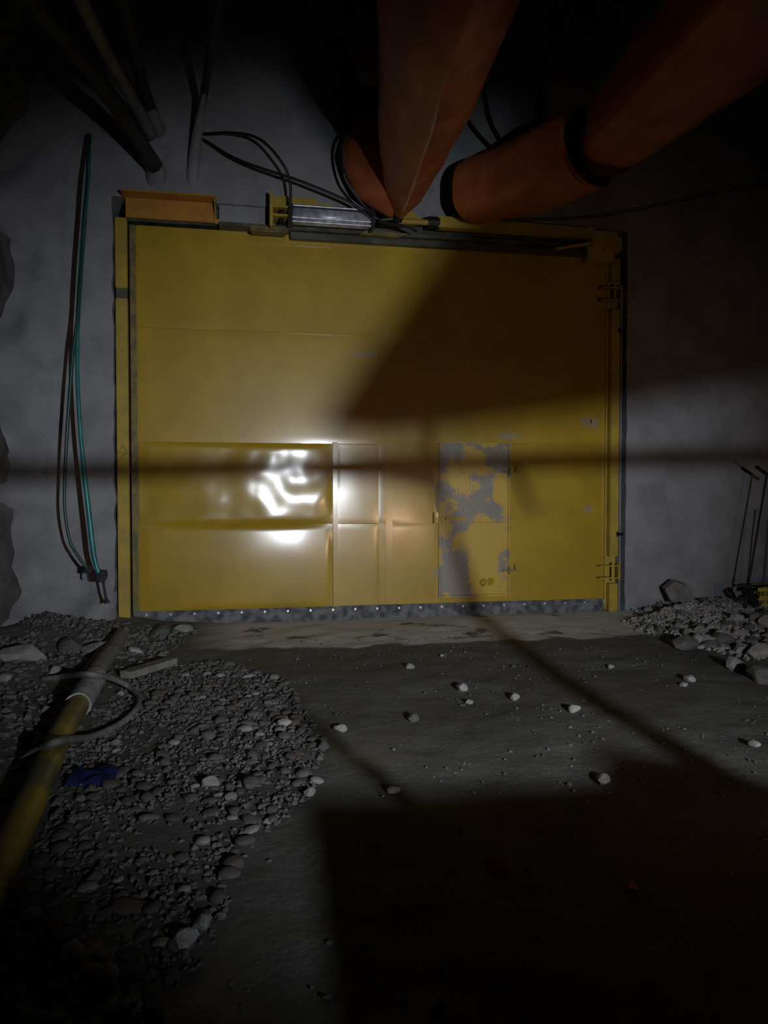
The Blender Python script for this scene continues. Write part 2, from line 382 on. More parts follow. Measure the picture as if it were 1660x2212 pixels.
tube(bm, [(4.38, -.0305, .27), (4.36, -.0305, .30), (4.385, -.0305, .335), (4.415, -.0305, .33), (4.42, -.0305, .29), (4.40, -.0305, .265), (4.38, -.0305, .27)], .019, 6, flat=1)
tube(bm, [(4.455, -.0305, .275), (4.50, -.0305, .285), (4.525, -.0305, .33), (4.49, -.0305, .35), (4.465, -.0305, .325), (4.49, -.0305, .31), (4.52, -.0305, .325)], .019, 6)
obj('painted_digits', bm, 'paint', H)
# bare patches worn through the paint elsewhere on the gate
BP = mat('bare_primer', (.26, .22, .15), .5, 0, .4, 9, col2=(.36, .26, .09))
for (x, z, a, b, s) in ((4.74, 2.21, .16, .045, 1), (5.83, 2.42, .08, .06, 2), (5.96, 2.4, .06, .08, 3), (5.86, 1.25, .07, .05, 4), (2.83, 3.22, .17, .03, 5), (3.78, .44, .05, .05, 6), (3.78, 1.42, .03, .2, 7)):
    bm = bmesh.new(); ring = [bm.verts.new((x+a*math.cos(t)*(1+.5*N3(math.cos(t)*2, s, math.sin(t)*2)), -.0125, z+b*math.sin(t)*(1+.5*N3(s, math.cos(t)*2, math.sin(t)*2)))) for t in [2*math.pi*k/22 for k in range(22)]]
    f = bm.faces.new(ring); ex = bmesh.ops.extrude_face_region(bm, geom=[f]); bmesh.ops.translate(bm, verts=[v for v in ex['geom'] if isinstance(v, bmesh.types.BMVert)], vec=(0, .008, 0))
    obj('bare_patch', bm, BP, G)
# hinges on the right edge
for z in (4.10, .42):
    bm = bmesh.new(); box(bm, 5.98, 6.26, -.16, -.01, z+.07, z+.085); box(bm, 5.98, 6.26, -.16, -.01, z-.09, z-.075)
    box(bm, 6.235, 6.262, -.17, -.10, z-.11, z+.11, .004); cyl(bm, (6.17, -.13, z-.12), (6.17, -.13, z+.12), .022, 14)
    obj('hinge_bracket', bm, 'paint_dull', G); 

# ------------------------------------------------------------------ gate frame
F = thing('gate_frame', 'dusty yellow steel frame around the gate, set in the concrete opening', 'frame', (3.05, -.1, -.1))
def post(name, xa, xb, zs, m='paint_dull'):
    bm = bmesh.new()
    for (za, zb) in zs: box(bm, xa, xb, -.13, -.02, za, zb, .01)
    return obj(name, bm, m, F)
LPo = post('left_post', -.145, -.012, [(-.10, 3.76), (3.88, 4.70)])
bm = bmesh.new(); box(bm, -.14, -.015, -.10, -.02, 3.74, 3.9); obj('notch_plate', bm, 'dark_rail', LPo)
bm = bmesh.new(); box(bm, -.20, .08, -.24, .0, -.125, -.105, .003); obj('base_plate', bm, 'grime', LPo)
bm = bmesh.new()
for s in (((-.125, 1.86), (-.02, 1.96)), ((-.12, 1.96), (-.07, 2.05)), ((-.07, 2.05), (-.04, 1.95)), ((-.12, 1.96), (-.035, 1.93))):
    (xa, za), (xb, zb) = s; cyl(bm, (xa, -.131, za), (xb, -.131, zb), .0035, 6)
obj('scratched_mark', bm, 'grime', LPo)
RPo = post('right_post', 6.125, 6.25, [(-.12, .26), (.62, 3.9), (4.28, 4.5)])
bm = bmesh.new(); box(bm, 6.10, 6.30, -.03, .0, -.1, 4.6, .004); obj('jamb_plate', bm, 'paint_dull', RPo)
bm = bmesh.new(); box(bm, 6.255, 6.275, -.14, -.03, -.1, 4.1, .003); obj('edge_angle', bm, 'concrete', RPo)
for z in (.92, 3.62):
    bm = bmesh.new(); cyl(bm, (6.235, -.15, z), (6.30, -.15, z), .02, 8); cyl(bm, (6.215, -.15, z), (6.235, -.15, z), .032, 8); obj('anchor_bolt', bm, 'blacksteel', RPo)
bm = bmesh.new(); box(bm, -.05, 6.25, -.03, .35, 4.70, 4.90, .004); obj('lintel_plate', bm, 'dark_rail', F)
bm = bmesh.new(); box(bm, 1.05, 5.95, -.20, -.02, 4.655, 4.70, .004); box(bm, 1.9, 6.0, -.12, -.03, 4.58, 4.655, .004); obj('seal_rail', bm, 'dark_rail', F)
bm = bmesh.new(); box(bm, -.02, 1.0, -.145, -.11, 4.70, 4.95, .004)
box(bm, -.05, 1.02, -.36, -.10, 4.925, 4.945, .003)
o = obj('header_channel', bm, 'paint_orange', F); o['label'] = 'orange-painted channel over the left of the gate'
bm = bmesh.new(); extrude_poly(bm, [(1.0, -.12, 4.70), (1.0, -.34, 4.93), (1.0, -.12, 4.93)], (.012, 0, 0)); box(bm, 1.0, 1.06, -.15, -.12, 4.69, 4.74)
obj('gusset', bm, 'paint_dull', F)
bm = bmesh.new(); box(bm, 1.05, 1.75, -.10, -.06, 4.72, 4.93, .004); obj('infill_plate', bm, 'concrete', F)
bm = bmesh.new(); box(bm, 5.75, 6.12, -.20, -.02, 4.50, 4.72, .006); box(bm, 5.95, 6.2, -.26, -.02, 4.62, 4.8, .006); obj('corner_bracket', bm, 'paint_dull', F)

# ------------------------------------------------------------------ cylinder that drives the gate
Y0 = -.32
A = aty(632, 466, Y0); B = aty(797, 478, Y0)
K = thing('pneumatic_cylinder', 'shiny aluminium air cylinder lying above the gate, black end caps', 'cylinder', A)
bm = bmesh.new(); dz = .105
prof = []
cyl(bm, (A.x, Y0, (A.z+B.z)/2), (B.x, Y0, (A.z+B.z)/2), .1, 40)
BR = obj('barrel', bm, 'chrome', K); BR.data.polygons.foreach_set('use_smooth', [len(p.vertices) == 4 for p in BR.data.polygons])
zc = (A.z+B.z)/2
for (yy, zz) in ((Y0-.085, zc-.088), (Y0-.085, zc-.040), (Y0-.07, zc+.104)):
    bm = bmesh.new(); cyl(bm, (A.x-.02, yy, zz), (B.x+.02, yy, zz), .013, 10); obj('tie_rod', bm, 'chrome', K, smooth=True)
for x in (A.x-.055, B.x):
    bm = bmesh.new(); box(bm, x, x+.06, Y0-.10, Y0+.09, zc-.12, zc+.12, .012); obj('end_cap', bm, 'black', K)
bm = bmesh.new(); cyl(bm, (B.x+.05, Y0, zc), (B.x+.30, Y0, zc+.0), .025, 14); cyl(bm, (B.x+.28, Y0, zc), (B.x+.36, Y0, zc-.01), .05, 14); box(bm, B.x+.12, B.x+.32, Y0-.04, Y0+.04, zc-.05, zc+.02, .01)
obj('piston_rod', bm, 'blacksteel', K)
# mounting bracket at the fixed end
b0 = aty(592, 430, -.2)
MB = thing('mounting_bracket', 'yellow welded bracket holding the left end of the air cylinder', 'bracket', (A.x-.2, -.2, 4.7))
bm = bmesh.new(); box(bm, A.x-.27, A.x+.30, -.24, -.12, zc+.16, zc+.26, .01); box(bm, A.x-.27, A.x-.235, -.42, -.12, zc-.16, zc+.24, .004)
box(bm, A.x-.25, A.x+.02, -.24, -.12, zc+.12, zc+.16); box(bm, A.x+.30, A.x+.48, -.24, -.12, zc+.15, zc+.20, .01)
obj('back_plate', bm, 'paint_dull', MB)
for z in (zc+.07, zc-.03):
    bm = bmesh.new(); box(bm, A.x-.235, A.x-.06, -.42, -.14, z-.012, z+.012, .003); obj('clevis_plate', bm, 'paint_dull', MB)
bm = bmesh.new(); cyl(bm, (A.x-.13, -.33, zc-.10), (A.x-.13, -.33, zc+.10), .03, 14); obj('pivot_pin', bm, 'blacksteel', MB)
bm = bmesh.new(); box(bm, A.x-.50, A.x-.05, -.30, -.12, zc-.19, zc-.125, .02); obj('foot_plate', bm, 'grime', MB)
# drive beam on the right
P0, P1 = aty(945, 482, Y0), aty(1280, 504, Y0)
DA = thing('drive_beam', 'long yellow box beam above the right half of the gate', 'beam', P0)
bm = bmesh.new()
extrude_poly(bm, [(P0.x, Y0-.06, P0.z-.065), (P1.x, Y0-.06, P1.z-.06), (P1.x, Y0-.06, P1.z+.045), (P0.x, Y0-.06, P0.z+.07)], (0, .12, 0))
obj('box_section', bm, 'paint_dull', DA)
bm = bmesh.new(); cyl(bm, (P0.x-.12, Y0, P0.z), (P0.x+.02, Y0, P0.z), .075, 18); obj('collar', bm, 'blacksteel', DA, smooth=False)
bm = bmesh.new(); cyl(bm, (P0.x-.46, Y0, P0.z-.005), (P0.x-.1, Y0, P0.z), .035, 14); obj('push_rod', bm, 'paint_dull', DA, smooth=True)
bm = bmesh.new(); extrude_poly(bm, [(P0.x-.50, Y0+.02, zc-.02), (P0.x-.12, Y0+.02, zc+.04), (P0.x-.34, Y0+.02, zc+.17), (P0.x-.42, Y0+.02, zc+.17)], (0, .1, 0)); obj('lug_plate', bm, 'paint_dull', DA)
bm = bmesh.new(); extrude_poly(bm, [(P0.x-.95, Y0+.08, zc-.13), (P0.x-.5, Y0+.08, zc-.15), (P0.x-.35, Y0+.08, zc-.10), (P0.x-.85, Y0+.08, zc-.07)], (0, .1, 0)); obj('support_plate', bm, 'grime', DA)
bm = bmesh.new(); box(bm, P1.x-.02, P1.x+.33, Y0-.05, Y0+.12, P1.z-.16, P1.z+.03, .01); obj('end_bracket', bm, 'paint_dull', DA)
bm = bmesh.new(); cyl(bm, (P1.x-.5, Y0+.02, P1.z-.22), (P1.x+.08, Y0+.02, P1.z-.10), .022, 10); obj('brace', bm, 'paint_dull', DA)

# ------------------------------------------------------------------ ventilation ducts
D1 = thing('ventilation_duct', 'orange fabric ventilation duct running overhead, tied off above the air cylinder', 'duct', atd(960, 150, 6.3))
bm = bmesh.new()
pts = [atd(1500, -900, 3.6), atd(1090, -330, 4.5), atd(962, 0, 5.45), atd(925, 180, 6.6), atd(890, 320, 7.8), atd(872, 410, 8.7), atd(862, 462, 9.15)]
section_tube(bm, pts, [.47, .47, .47, .42, .34, .22, .07], [(-.98, .9), (-1, .45), (-.88, 0), (-.55, -.5), (-.06, -.98), (.16, -1.05), (.62, -.82), (.98, -.4), (1, .4), (.6, .95), (-.3, 1.05)])
obj('duct_hose', bm, 'duct', D1, smooth=True)
bm = bmesh.new(); tube(bm, [atd(862, 455, 9.12), atd(858, 478, 9.2)], [.075, .06], 16, smooth=0); obj('tie_band', bm, 'black', D1)
bm = bmesh.new(); tube(bm, [atd(860, 470, 9.18), atd(820, 478, 9.15), atd(880, 490, 9.1), atd(900, 500, 9.15)], [.03, .02, .015, .02], 8); obj('tied_tail', bm, 'black', D1)

D0 = thing('ventilation_duct', 'slack orange duct end bulging out above the right end of the air cylinder', 'duct', atd(800, 330, 9.0))
bm = bmesh.new()
tube(bm, [atd(860, 180, 9.7), atd(835, 260, 9.1), atd(828, 335, 8.95), atd(838, 410, 9.05), atd(850, 468, 9.2)], [.15, .38, .51, .38, .06], 36, wob=.09, flat=.8)
obj('duct_bag', bm, 'duct', D0, smooth=True)
bm = bmesh.new(); tube(bm, [atd(800, 190, 9.2), atd(757, 270, 8.85), atd(737, 320, 8.8), atd(747, 385, 8.85), atd(776, 430, 8.95), atd(806, 466, 9.1)], .017, 8, wob=.5); obj('edge_cord', bm, 'black', D0, smooth=True)

D2 = thing('ventilation_duct', 'wide orange fabric duct crossing overhead to the upper right, two sleeved sections', 'duct', atd(1300, 310, 7.5))
bm = bmesh.new()
r = tube(bm, [atd(1312, 300, 7.65), atd(1420, 195, 6.7), atd(1545, 75, 5.9), atd(1720, -110, 4.9), atd(2100, -500, 3.7)], [.31, .38, .44, .46, .48], 64, wob=.05, sq=3.5, twist=.1)
obj('near_section', bm, 'duct', D2, smooth=True)
bm = bmesh.new()
far = [atd(1270, 318, 7.75), atd(1200, 355, 8.1), atd(1105, 392, 8.7), atd(1020, 415, 9.15)]
tube(bm, far, [.40, .39, .38, .34], 48, cap=False, wob=.05, sq=2.8)
sd = tube(bm, far, [.385, .375, .365, .325], 40, cap=False, wob=.05)
obj('far_section', bm, 'duct', D2, smooth=True)
bm = bmesh.new(); d = (far[0]-far[1]).normalized(); tube(bm, [far[0]-d*.01, far[0]+d*.03], [.408, .402], 40, cap=False, smooth=0); tube(bm, [far[0]-d*.01, far[0]+d*.03], [.385, .385], 40, cap=False, smooth=0)
obj('sleeve_hem', bm, 'duct', D2, smooth=True)
bm = bmesh.new(); tube(bm, [atd(1300, 305, 7.72), atd(1328, 296, 7.45)], [.335, .345], 40, smooth=0); obj('coupling_band', bm, 'duct_dark', D2, smooth=True)
bm = bmesh.new(); tube(bm, [far[-1]-(far[-2]-far[-1])*.02, far[-1]+(far[-1]-far[-2])*.25+Vector((0, 0, -.06))], [.33, .10], 30, smooth=0, wob=.1, flat=.8); obj('gathered_end', bm, 'duct_dark', D2, smooth=True)

# ------------------------------------------------------------------ service pipes from the upper left
def pipe_thing(label, pts, rad, m, stub, loc, grp=None):
    t = thing('service_pipe', label, 'pipe', loc, grp)
    bm = bmesh.new(); tube(bm, pts, rad, 18); obj('pipe_run', bm, m, t, smooth=True)
    if stub:
        bm = bmesh.new(); tube(bm, stub[0], stub[1], 18); obj('coated_end', bm, 'concrete', t, smooth=True)
    return t
pipe_thing('dark service pipe ending in a pale stub left above the orange channel', [atd(-250, -350, 4.2), atd(60, -10, 6.0), atd(180, 130, 7.0), atd(262, 245, 7.9), atd(335, 358, 8.75)], .085, 'pipe_dark', ([atd(318, 335, 8.7), atd(336, 365, 8.9), atd(338, 404, 9.1)], [.095, .11, .13]), atd(262, 245, 7.9))
pipe_thing('middle one of three pipes slanting down from the upper left corner', [atd(40, -300, 4.8), atd(170, -10, 6.2), atd(238, 130, 7.3), atd(285, 212, 8.1), atd(328, 292, 8.8)], .065, 'pipe_grey', None, atd(285, 212, 8.1))
pipe_thing('third slanting pipe, topmost, meeting the concrete just above its neighbour', [atd(185, -260, 5.0), atd(262, -10, 6.5), atd(292, 120, 7.6), atd(312, 200, 8.3), atd(345, 285, 8.95)], .07, 'pipe_dark', ([atd(318, 215, 8.42), atd(332, 255, 8.7), atd(346, 288, 9.0)], [.055, .075, .09]), atd(312, 200, 8.3))
pipe_thing('thin steep pipe standing over the orange channel, grey near its foot', [atd(500, -260, 5.4), atd(474, -10, 6.6), atd(455, 110, 7.6), atd(443, 190, 8.3), atd(434, 245, 8.8)], .042, 'pipe_dark', ([atd(443, 190, 8.3), atd(430, 270, 8.75), atd(421, 330, 8.95), atd(415, 398, 9.1)], [.02, .058, .065, .075]), atd(443, 190, 8.3))

# ------------------------------------------------------------------ cables and hoses
def cable(name, label, cat, pts, r, m, seg=8, sm=10, parent=None):
    bm = bmesh.new(); tube(bm, pts, r, seg, smooth=sm); o = obj(name, bm, m, smooth=True); return tag(o, label, cat)
cable('black_cable', 'black cable arching down to the left end cap of the air cylinder', 'cable', [atd(330, 235, 9.0), atd(355, 262, 9.05), atd(420, 288, 9.0), atd(500, 287, 8.9), atd(560, 300, 8.8), atd(605, 345, 8.8), atd(626, 390, 8.9), atd(628, 446, 9.02)], .017, 'black')
cable('black_cable', 'black cable slanting across the concrete to the right end of the air cylinder', 'cable', [atd(345, 262, 9.1), atd(400, 285, 9.05), atd(440, 302, 9.0), atd(500, 338, 8.95), atd(560, 362, 8.9), atd(640, 388, 8.9), atd(720, 420, 9.0), atd(770, 445, 9.1), atd(805, 475, 9.2)], .017, 'black')
cable('signal_wire', 'thin dark wire sagging across the upper right of the bulkhead', 'cable', [aty(1090, 478, -.4), aty(1280, 470, -.35), aty(1420, 445, -.32), aty(1560, 415, -.35), aty(1720, 385, -.4)], .008, 'black')
cable('signal_wire', 'dark looped wire hanging between the two big overhead ducts', 'cable', [atd(1045, 120, 7.6), atd(1046, 200, 8.2), atd(1060, 265, 8.7), atd(1090, 320, 9.1)], .03, 'black')
HN = .55     # hoses hang this far in front of the bulkhead
def ah(px, py, off=HN): return aty(px, py, -.15-off)
def hose(label, pts, r, m, knot, tail, kr):
    t = thing('hanging_hose', label, 'hose', pts[0])
    bm = bmesh.new(); tube(bm, pts, r, 12, smooth=10); obj('hose_line', bm, m, t, smooth=True)
    bm = bmesh.new(); k = Vector(knot)
    for a in range(3):
        ring = [k+Vector((math.cos(q)*kr, math.sin(q)*kr*.6*(1 if a else .7), math.sin(q+a*1.1)*kr)) for q in [i*2*math.pi/9 for i in range(10)]]
        tube(bm, ring, kr*.55, 8, smooth=3)
    obj('knot', bm, 'twine', t, smooth=True)
    bm = bmesh.new(); tube(bm, tail[0], tail[1], 8, smooth=4); obj('tied_tail', bm, 'twine', t, smooth=True)
hose('thick teal hose hanging left of the gate, its end tied in a knot', [ah(194, 290, .2), ah(190, 380), ah(183, 470), ah(176, 560), ah(170, 660), ah(167, 740), ah(168, 830), ah(173, 920), ah(180, 1000), ah(190, 1090), ah(199, 1170), ah(205, 1210), ah(214, 1240)],
     [.022, .025, .027, .028, .026, .022, .022, .022, .024, .028, .030, .029, .026], 'teal', ah(219, 1244), ([ah(222, 1248), ah(226, 1275), ah(229, 1292), ah(232, 1303)], [.016, .014, .016, .035]), .045)
hose('thin dark green hose hanging beside the thick teal hose, left of it', [ah(192, 290, .25), ah(187, 400, .6), ah(178, 540, .58), ah(168, 680, .6), ah(158, 760, .6), ah(150, 860, .6), ah(144, 950, .6), ah(140, 1040, .6), ah(140, 1100, .6), ah(150, 1165, .6), ah(168, 1200, .6), ah(188, 1227, .6)],
     [.016, .016, .017, .018, .02, .02, .018, .017, .016, .016, .017, .017], 'teal_dark', ah(191, 1231, .6), ([ah(191, 1238, .6), ah(190, 1246, .6), ah(192, 1253, .6)], [.012, .010, .014]), .028)

# ------------------------------------------------------------------ pipe along the left side
def gz(p, h): return Vector((p.x, p.y, ground(p.x, p.y)+h))
def agr(px, py, h=.1):
    p = atz(px, py, 0)
    for _ in range(6): p = atz(px, py, ground(p.x, p.y)+h)
    return p
W = thing('water_pipe', 'long pipe on the ground left of the gate, grey far end, yellow near end', 'pipe', agr(190, 1480, 0))
r_ = .075
bm = bmesh.new(); tube(bm, [agr(262, 1372, .06), agr(245, 1398, .08), agr(215, 1440, .09), agr(190, 1480, .09)], r_*.98, 22); obj('grey_section', bm, 'pipe_grey', W, smooth=True)
bm = bmesh.new(); tube(bm, [agr(205, 1464, .1), agr(188, 1490, .1), agr(168, 1524, .1)], r_*1.2, 22, smooth=3, wob=.08); obj('wrapped_coupling', bm, 'coupling', W, smooth=True)
bm = bmesh.new(); tube(bm, [agr(172, 1518, .1), agr(130, 1590, .1), agr(85, 1690, .1), agr(30, 1805, .1), agr(-40, 1950, .1), agr(-120, 2120, .1)], r_, 22); obj('yellow_section', bm, 'pipe_yellow', W, smooth=True)
bm = bmesh.new(); tube(bm, [agr(232, 1388, .03), agr(205, 1425, .03), agr(180, 1455, .02)], .035, 10); o = obj('timber_offcut', bm, 'wood', smooth=False); tag(o, 'narrow timber offcut lying against the upper side of the ground pipe', 'offcut')
cable('grey_hose', 'dusty grey hose looping over the ground pipe and back', 'hose', [agr(98, 1466, .02), agr(140, 1461, .1), agr(178, 1456, .22), agr(205, 1458, .23), agr(240, 1465, .16), agr(275, 1481, .06), agr(297, 1502, .03), agr(298, 1525, .025), agr(275, 1552, .025), agr(240, 1574, .03), agr(195, 1592, .06), agr(150, 1597, .18), agr(118, 1604, .22), agr(85, 1618, .14), agr(50, 1640, .04)], .022, 'pipe_grey', 10)
bm = bmesh.new()
a, b = agr(272, 1465, .03), agr(372, 1434, .03); d = (b-a).normalized(); n_ = Vector((-d.y, d.x, 0))*.06
extrude_poly(bm, [a+n_, b+n_, b-n_, a-n_], (0, 0, .06)); o = obj('loose_board', bm, 'wood'); tag(o, 'short grey wooden board lying on the stones right of the ground pipe', 'board')
bm = bmesh.new(); c0 = agr(198, 1676, .02); V = []
for j in range(13):
    V.append([bm.verts.new((c0.x-.13+.26*i/12, c0.y-.12+.24*j/12, ground(c0.x, c0.y)+.035+.03*N3(i*.3, j*.3, 0, 1.1)-(.02 if i in (0, 12) or j in (0, 12) else 0))) for i in range(13)])
for j in range(12):
    for i in range(12): bm.faces.new((V[j][i], V[j][i+1], V[j+1][i+1], V[j+1][i]))
ex = bmesh.ops.extrude_face_region(bm, geom=bm.faces[:]); bmesh.ops.translate(bm, verts=[v for v in ex['geom'] if isinstance(v, bmesh.types.BMVert)], vec=(0, 0, -.006))
tag(obj('crumpled_rag', bm, 'blue', smooth=True), 'crumpled dark blue rag among the stones beside the ground pipe', 'rag')

# ------------------------------------------------------------------ stones
def stone_mesh(name, seed, m, sub=2, ang=0):
    bm = bmesh.new(); bmesh.ops.create_icosphere(bm, subdivisions=sub, radius=1)
    for v in bm.verts:
        n = N3(v.co.x, v.co.y, v.co.z, .9, seed)*.35+N3(v.co.x, v.co.y, v.co.z, 2.2, seed)*.12
        v.co *= 1+n
        if ang:
            for k in range(7):
                q = Vector((math.sin(seed*3.1+k*2.4), math.cos(seed*1.7+k*1.9), math.sin(k*1.3+seed))).normalized(); dd = v.co.dot(q)-.72
                if dd > 0: v.co -= q*dd
    me = bpy.data.meshes.new(name); bm.to_mesh(me); bm.free(); me.materials.append(M[m])
    if not ang: me.polygons.foreach_set('use_smooth', [True]*len(me.polygons))
    return me
round_ms = [stone_mesh('cobble', s, m) for s, m in enumerate(['st2', 'st3', 'st2', 'st1', 'st3', 'st2', 'st5', 'st2'])]
sharp_ms = [stone_mesh('rubble', s+20, m, 2, 1) for s, m in enumerate(['st1', 'st2', 'st1', 'st2', 'st1', 'st2'])]
white_ms = [stone_mesh('pale_stone', s+40, 'st4', 2, 1) for s in range(4)]
def put(me, name, p, sx, sy, sz, label, cat, group=None, sink=.35):
    o = bpy.data.objects.new(name, me); C.objects.link(o); z = ground(p.x, p.y)
    o.location = (p.x, p.y, z+sz*(1-2*sink)); o.scale = (sx, sy, sz); o.rotation_euler = (random.uniform(-.25, .25), random.uniform(-.25, .25), random.uniform(0, 6.28))
    return tag(o, label, cat, group)
def inpoly(x, y, P):
    c = False; j = len(P)-1
    for i in range(len(P)):
        if (P[i][1] > y) != (P[j][1] > y) and x < (P[j][0]-P[i][0])*(y-P[i][1])/(P[j][1]-P[i][1])+P[i][0]: c = not c
        j = i
    return c
FIELD = [(atz(*p).x, atz(*p).y) for p in ((300, 1440), (480, 1430), (620, 1470), (700, 1600), (680, 1720), (520, 1860), (480, 2010), (330, 2230), (-60, 2240), (-60, 2060), (120, 1760), (200, 1560))]
fx = [p[0] for p in FIELD]; fy = [p[1] for p in FIELD]
def field_point():
    while True:
        x, y = random.uniform(min(fx), max(fx)), random.uniform(min(fy), max(fy))
        if inpoly(x, y, FIELD) and N3(x, y, 0, 1.4, 12) > -.45+random.uniform(-.25, .1): return Vector((x, y, 0))
def clear_of(p, placed, r): return all((p.x-q[0])**2+(p.y-q[1])**2 > (r+q[2])**2*.8 for q in placed)
placed = []; n = 0
while n < 290:
    p = field_point(); s = random.choice([.022, .028, .035, .03, .04])*random.uniform(.85, 1.3)
    if not clear_of(p, placed, s) or p.x < .42+.06*(p.y+6): continue
    placed.append((p.x, p.y, s)); n += 1
    me = random.choice(round_ms); tone = {'pale_stone': 'pale', 'grey_stone': 'grey', 'brown_stone': 'brown', 'reddish_stone': 'reddish'}[me.materials[0].name]
    size = 'small' if s < .03 else 'medium' if s < .039 else 'large'
    where = 'near the gate' if p.y > -4.2 else 'midway between gate and foreground' if p.y > -5.9 else 'in the near left foreground'
    lab = f'{size} {tone} rounded cobble {where}, left of the roadway'
    put(me, 'cobble', p, s*random.uniform(1, 1.45), s, s*random.uniform(.4, .65), lab, 'stone', f'{size} {tone} cobbles {where}', .3)
# right bank
def in_bank(x, y): return x > (6.38 if y > -.7 else 5.95+.5*abs(y+2.2)**1.5*(1 if y < -2.2 else .12))+.35*N3(x, y, 0, 2.5, 3)
placed2 = []; n = 0
while n < 230:
    x = random.uniform(5.9, 8.7); y = random.uniform(-3.4, -.35)
    if not in_bank(x, y) or (y > -1.3 and random.random() < .6): continue
    s = random.uniform(.035, .085)*(.75 if y > -1.5 else 1.1); p = Vector((x, y, 0))
    if not clear_of(p, placed2, s): continue
    placed2.append((x, y, s)); n += 1
    put(random.choice(sharp_ms), 'rubble_rock', p, s*random.uniform(1, 1.4), s, s*random.uniform(.6, .9), *((f'{a} jagged rock {b} of the right rubble bank', 'rock', f'{a} rocks {b} of the rubble bank') for a, b in [('large' if s > .055 else 'small', 'at the front' if y < -1.6 else 'against the wall side')]).__next__(), .3)
# stones that can be told apart
special = [
 (1000, 1487, .055, 1, 'white stone alone on the mud in the middle, largest there'),
 (1112, 1507, .045, 1, 'white stone right of the largest lone stone, a step nearer'),
 (1240, 1533, .045, 1, 'pale stone just left of the slanting dark bar shadow'),
 (615, 1563, .045, 1, 'bright white stone at the right edge of the cobbles'),
 (670, 1713, .035, 1, 'white stone at the near right corner of the cobble field'),
 (700, 1613, .045, 0, 'flat brown stone on the roadway beside the cobble field'),
 (1303, 1685, .045, 0, 'brownish stone at the edge of the dark near ground'),
 (850, 1708, .035, 1, 'pale flat stone where the lit mud ends, middle of the floor'),
 (577, 1775, .02, 1, 'tiny white pebble on the bare grey mud beyond the cobbles'),
 (955, 1417, .025, 1, 'small white pebble near the pale slurry before the gate'),
 (885, 1441, .04, 0, 'grey stone standing just in front of the pale slurry'),
 (1075, 1868, .045, 2, 'pinkish stone alone in the dark foreground'),
 (1362, 1915, .028, 0, 'small stone in the dark ground, right of the pinkish stone'),
 (946, 2172, .025, 1, 'small pale stone at the bottom edge of the picture'),
 (1320, 1441, .028, 1, 'small pale stone in front of the right gate post'),
 (1110, 1440, .02, 0, 'small grey stone before the middle of the gate, in the bar shadow'),
 (738, 1575, .04, 0, 'rounded grey stone on the lit mud right of the bright white stone'),
 (895, 1552, .045, 0, 'half-buried grey stone in the middle of the lit mud'),
 (1013, 1517, .03, 0, 'dull stone just below the largest lone white stone'),
 (1630, 1608, .04, 1, 'pale stone near the right picture edge on the dark mud'),
 (1492, 1468, .05, 1, 'rounded pale rock at the near edge of the rubble bank'),
 (1478, 1480, .03, 1, 'small pale stone leaning by a rounded pale rock'),
 (1640, 1412, .12, 1, 'long bright white rock on the rubble bank near the crate'),
 (1565, 1385, .11, 0, 'light triangular rock on the rubble bank'),
 (1530, 1385, .09, 0, 'rounded grey rock beside the light triangular rock'),
 (1480, 1392, .12, 0, 'flat light grey rock at the front of the rubble bank'),
 (1590, 1440, .10, 0, 'squarish greenish grey rock below the long white rock'),
 (1648, 1462, .13, 0, 'low grey block at the right picture edge below the rubble'),
 (400, 2030, .05, 1, 'brightest pale cobble in the near left foreground'),
 (232, 2107, .05, 1, 'pale oval cobble low in the left foreground'),
 (158, 2058, .045, 1, 'pale cobble left of the near foreground, close to the ground pipe'),
 (205, 1897, .035, 0, 'grey cobble standing alone beyond the pale ones at left'),
 (438, 1995, .04, 0, 'yellowish cobble beside the brightest pale cobble'),
 (544, 1692, .055, 0, 'large flat round cobble in the middle of the cobble field'),
 (455, 1693, .05, 0, 'large flat round cobble left of its like in the cobble field'),
 (293, 1408, .06, 1, 'white upright rock between the gate foot and the board'),
 (303, 1437, .045, 1, 'pale rock just above the grey wooden board'),
 (265, 1446, .03, 1, 'small white stone at the left end of the board'),
 (118, 1453, .06, 1, 'pale stone by the start of the grey hose loop'),
 (10, 1472, .06, 1, 'pale stone at the left picture edge beyond the ground pipe'),
 (262, 1500, .035, 1, 'pale stone inside the loop of the grey hose'),
]
mset = {0: sharp_ms[1], 1: white_ms, 2: round_ms[6]}
for i, (px, py, s, k, lab) in enumerate(special):
    p = agr(px, py, s*.3); me = mset[k]; me = me[i % 4] if isinstance(me, list) else me
    if k == 0: me = sharp_ms[i % 6]
    put(me, 'stone' if s < .09 else 'rock', p, s*random.uniform(1.05, 1.35), s, s*.75, lab, 'stone' if s < .09 else 'rock', None, .22)
# rough slabs of rock at the foot of the left wall
lab = ['lump of broken rock at the foot of the left rock side', 'pale lump of rock below the hanging hoses', 'dark angular rock beside the foot of the left gate post', 'light broken rock right of the left gate post foot', 'flat broken slab leaning at the foot of the gate skirt']
for i, (px, py, s) in enumerate(((50, 1412, .17), (150, 1395, .14), (215, 1400, .13), (345, 1362, .12), (400, 1355, .10))):
    p = agr(px, py, .05); put(sharp_ms[i], 'rock', p, s*1.3, s, s*.6, lab[i], 'rock', None, .3)
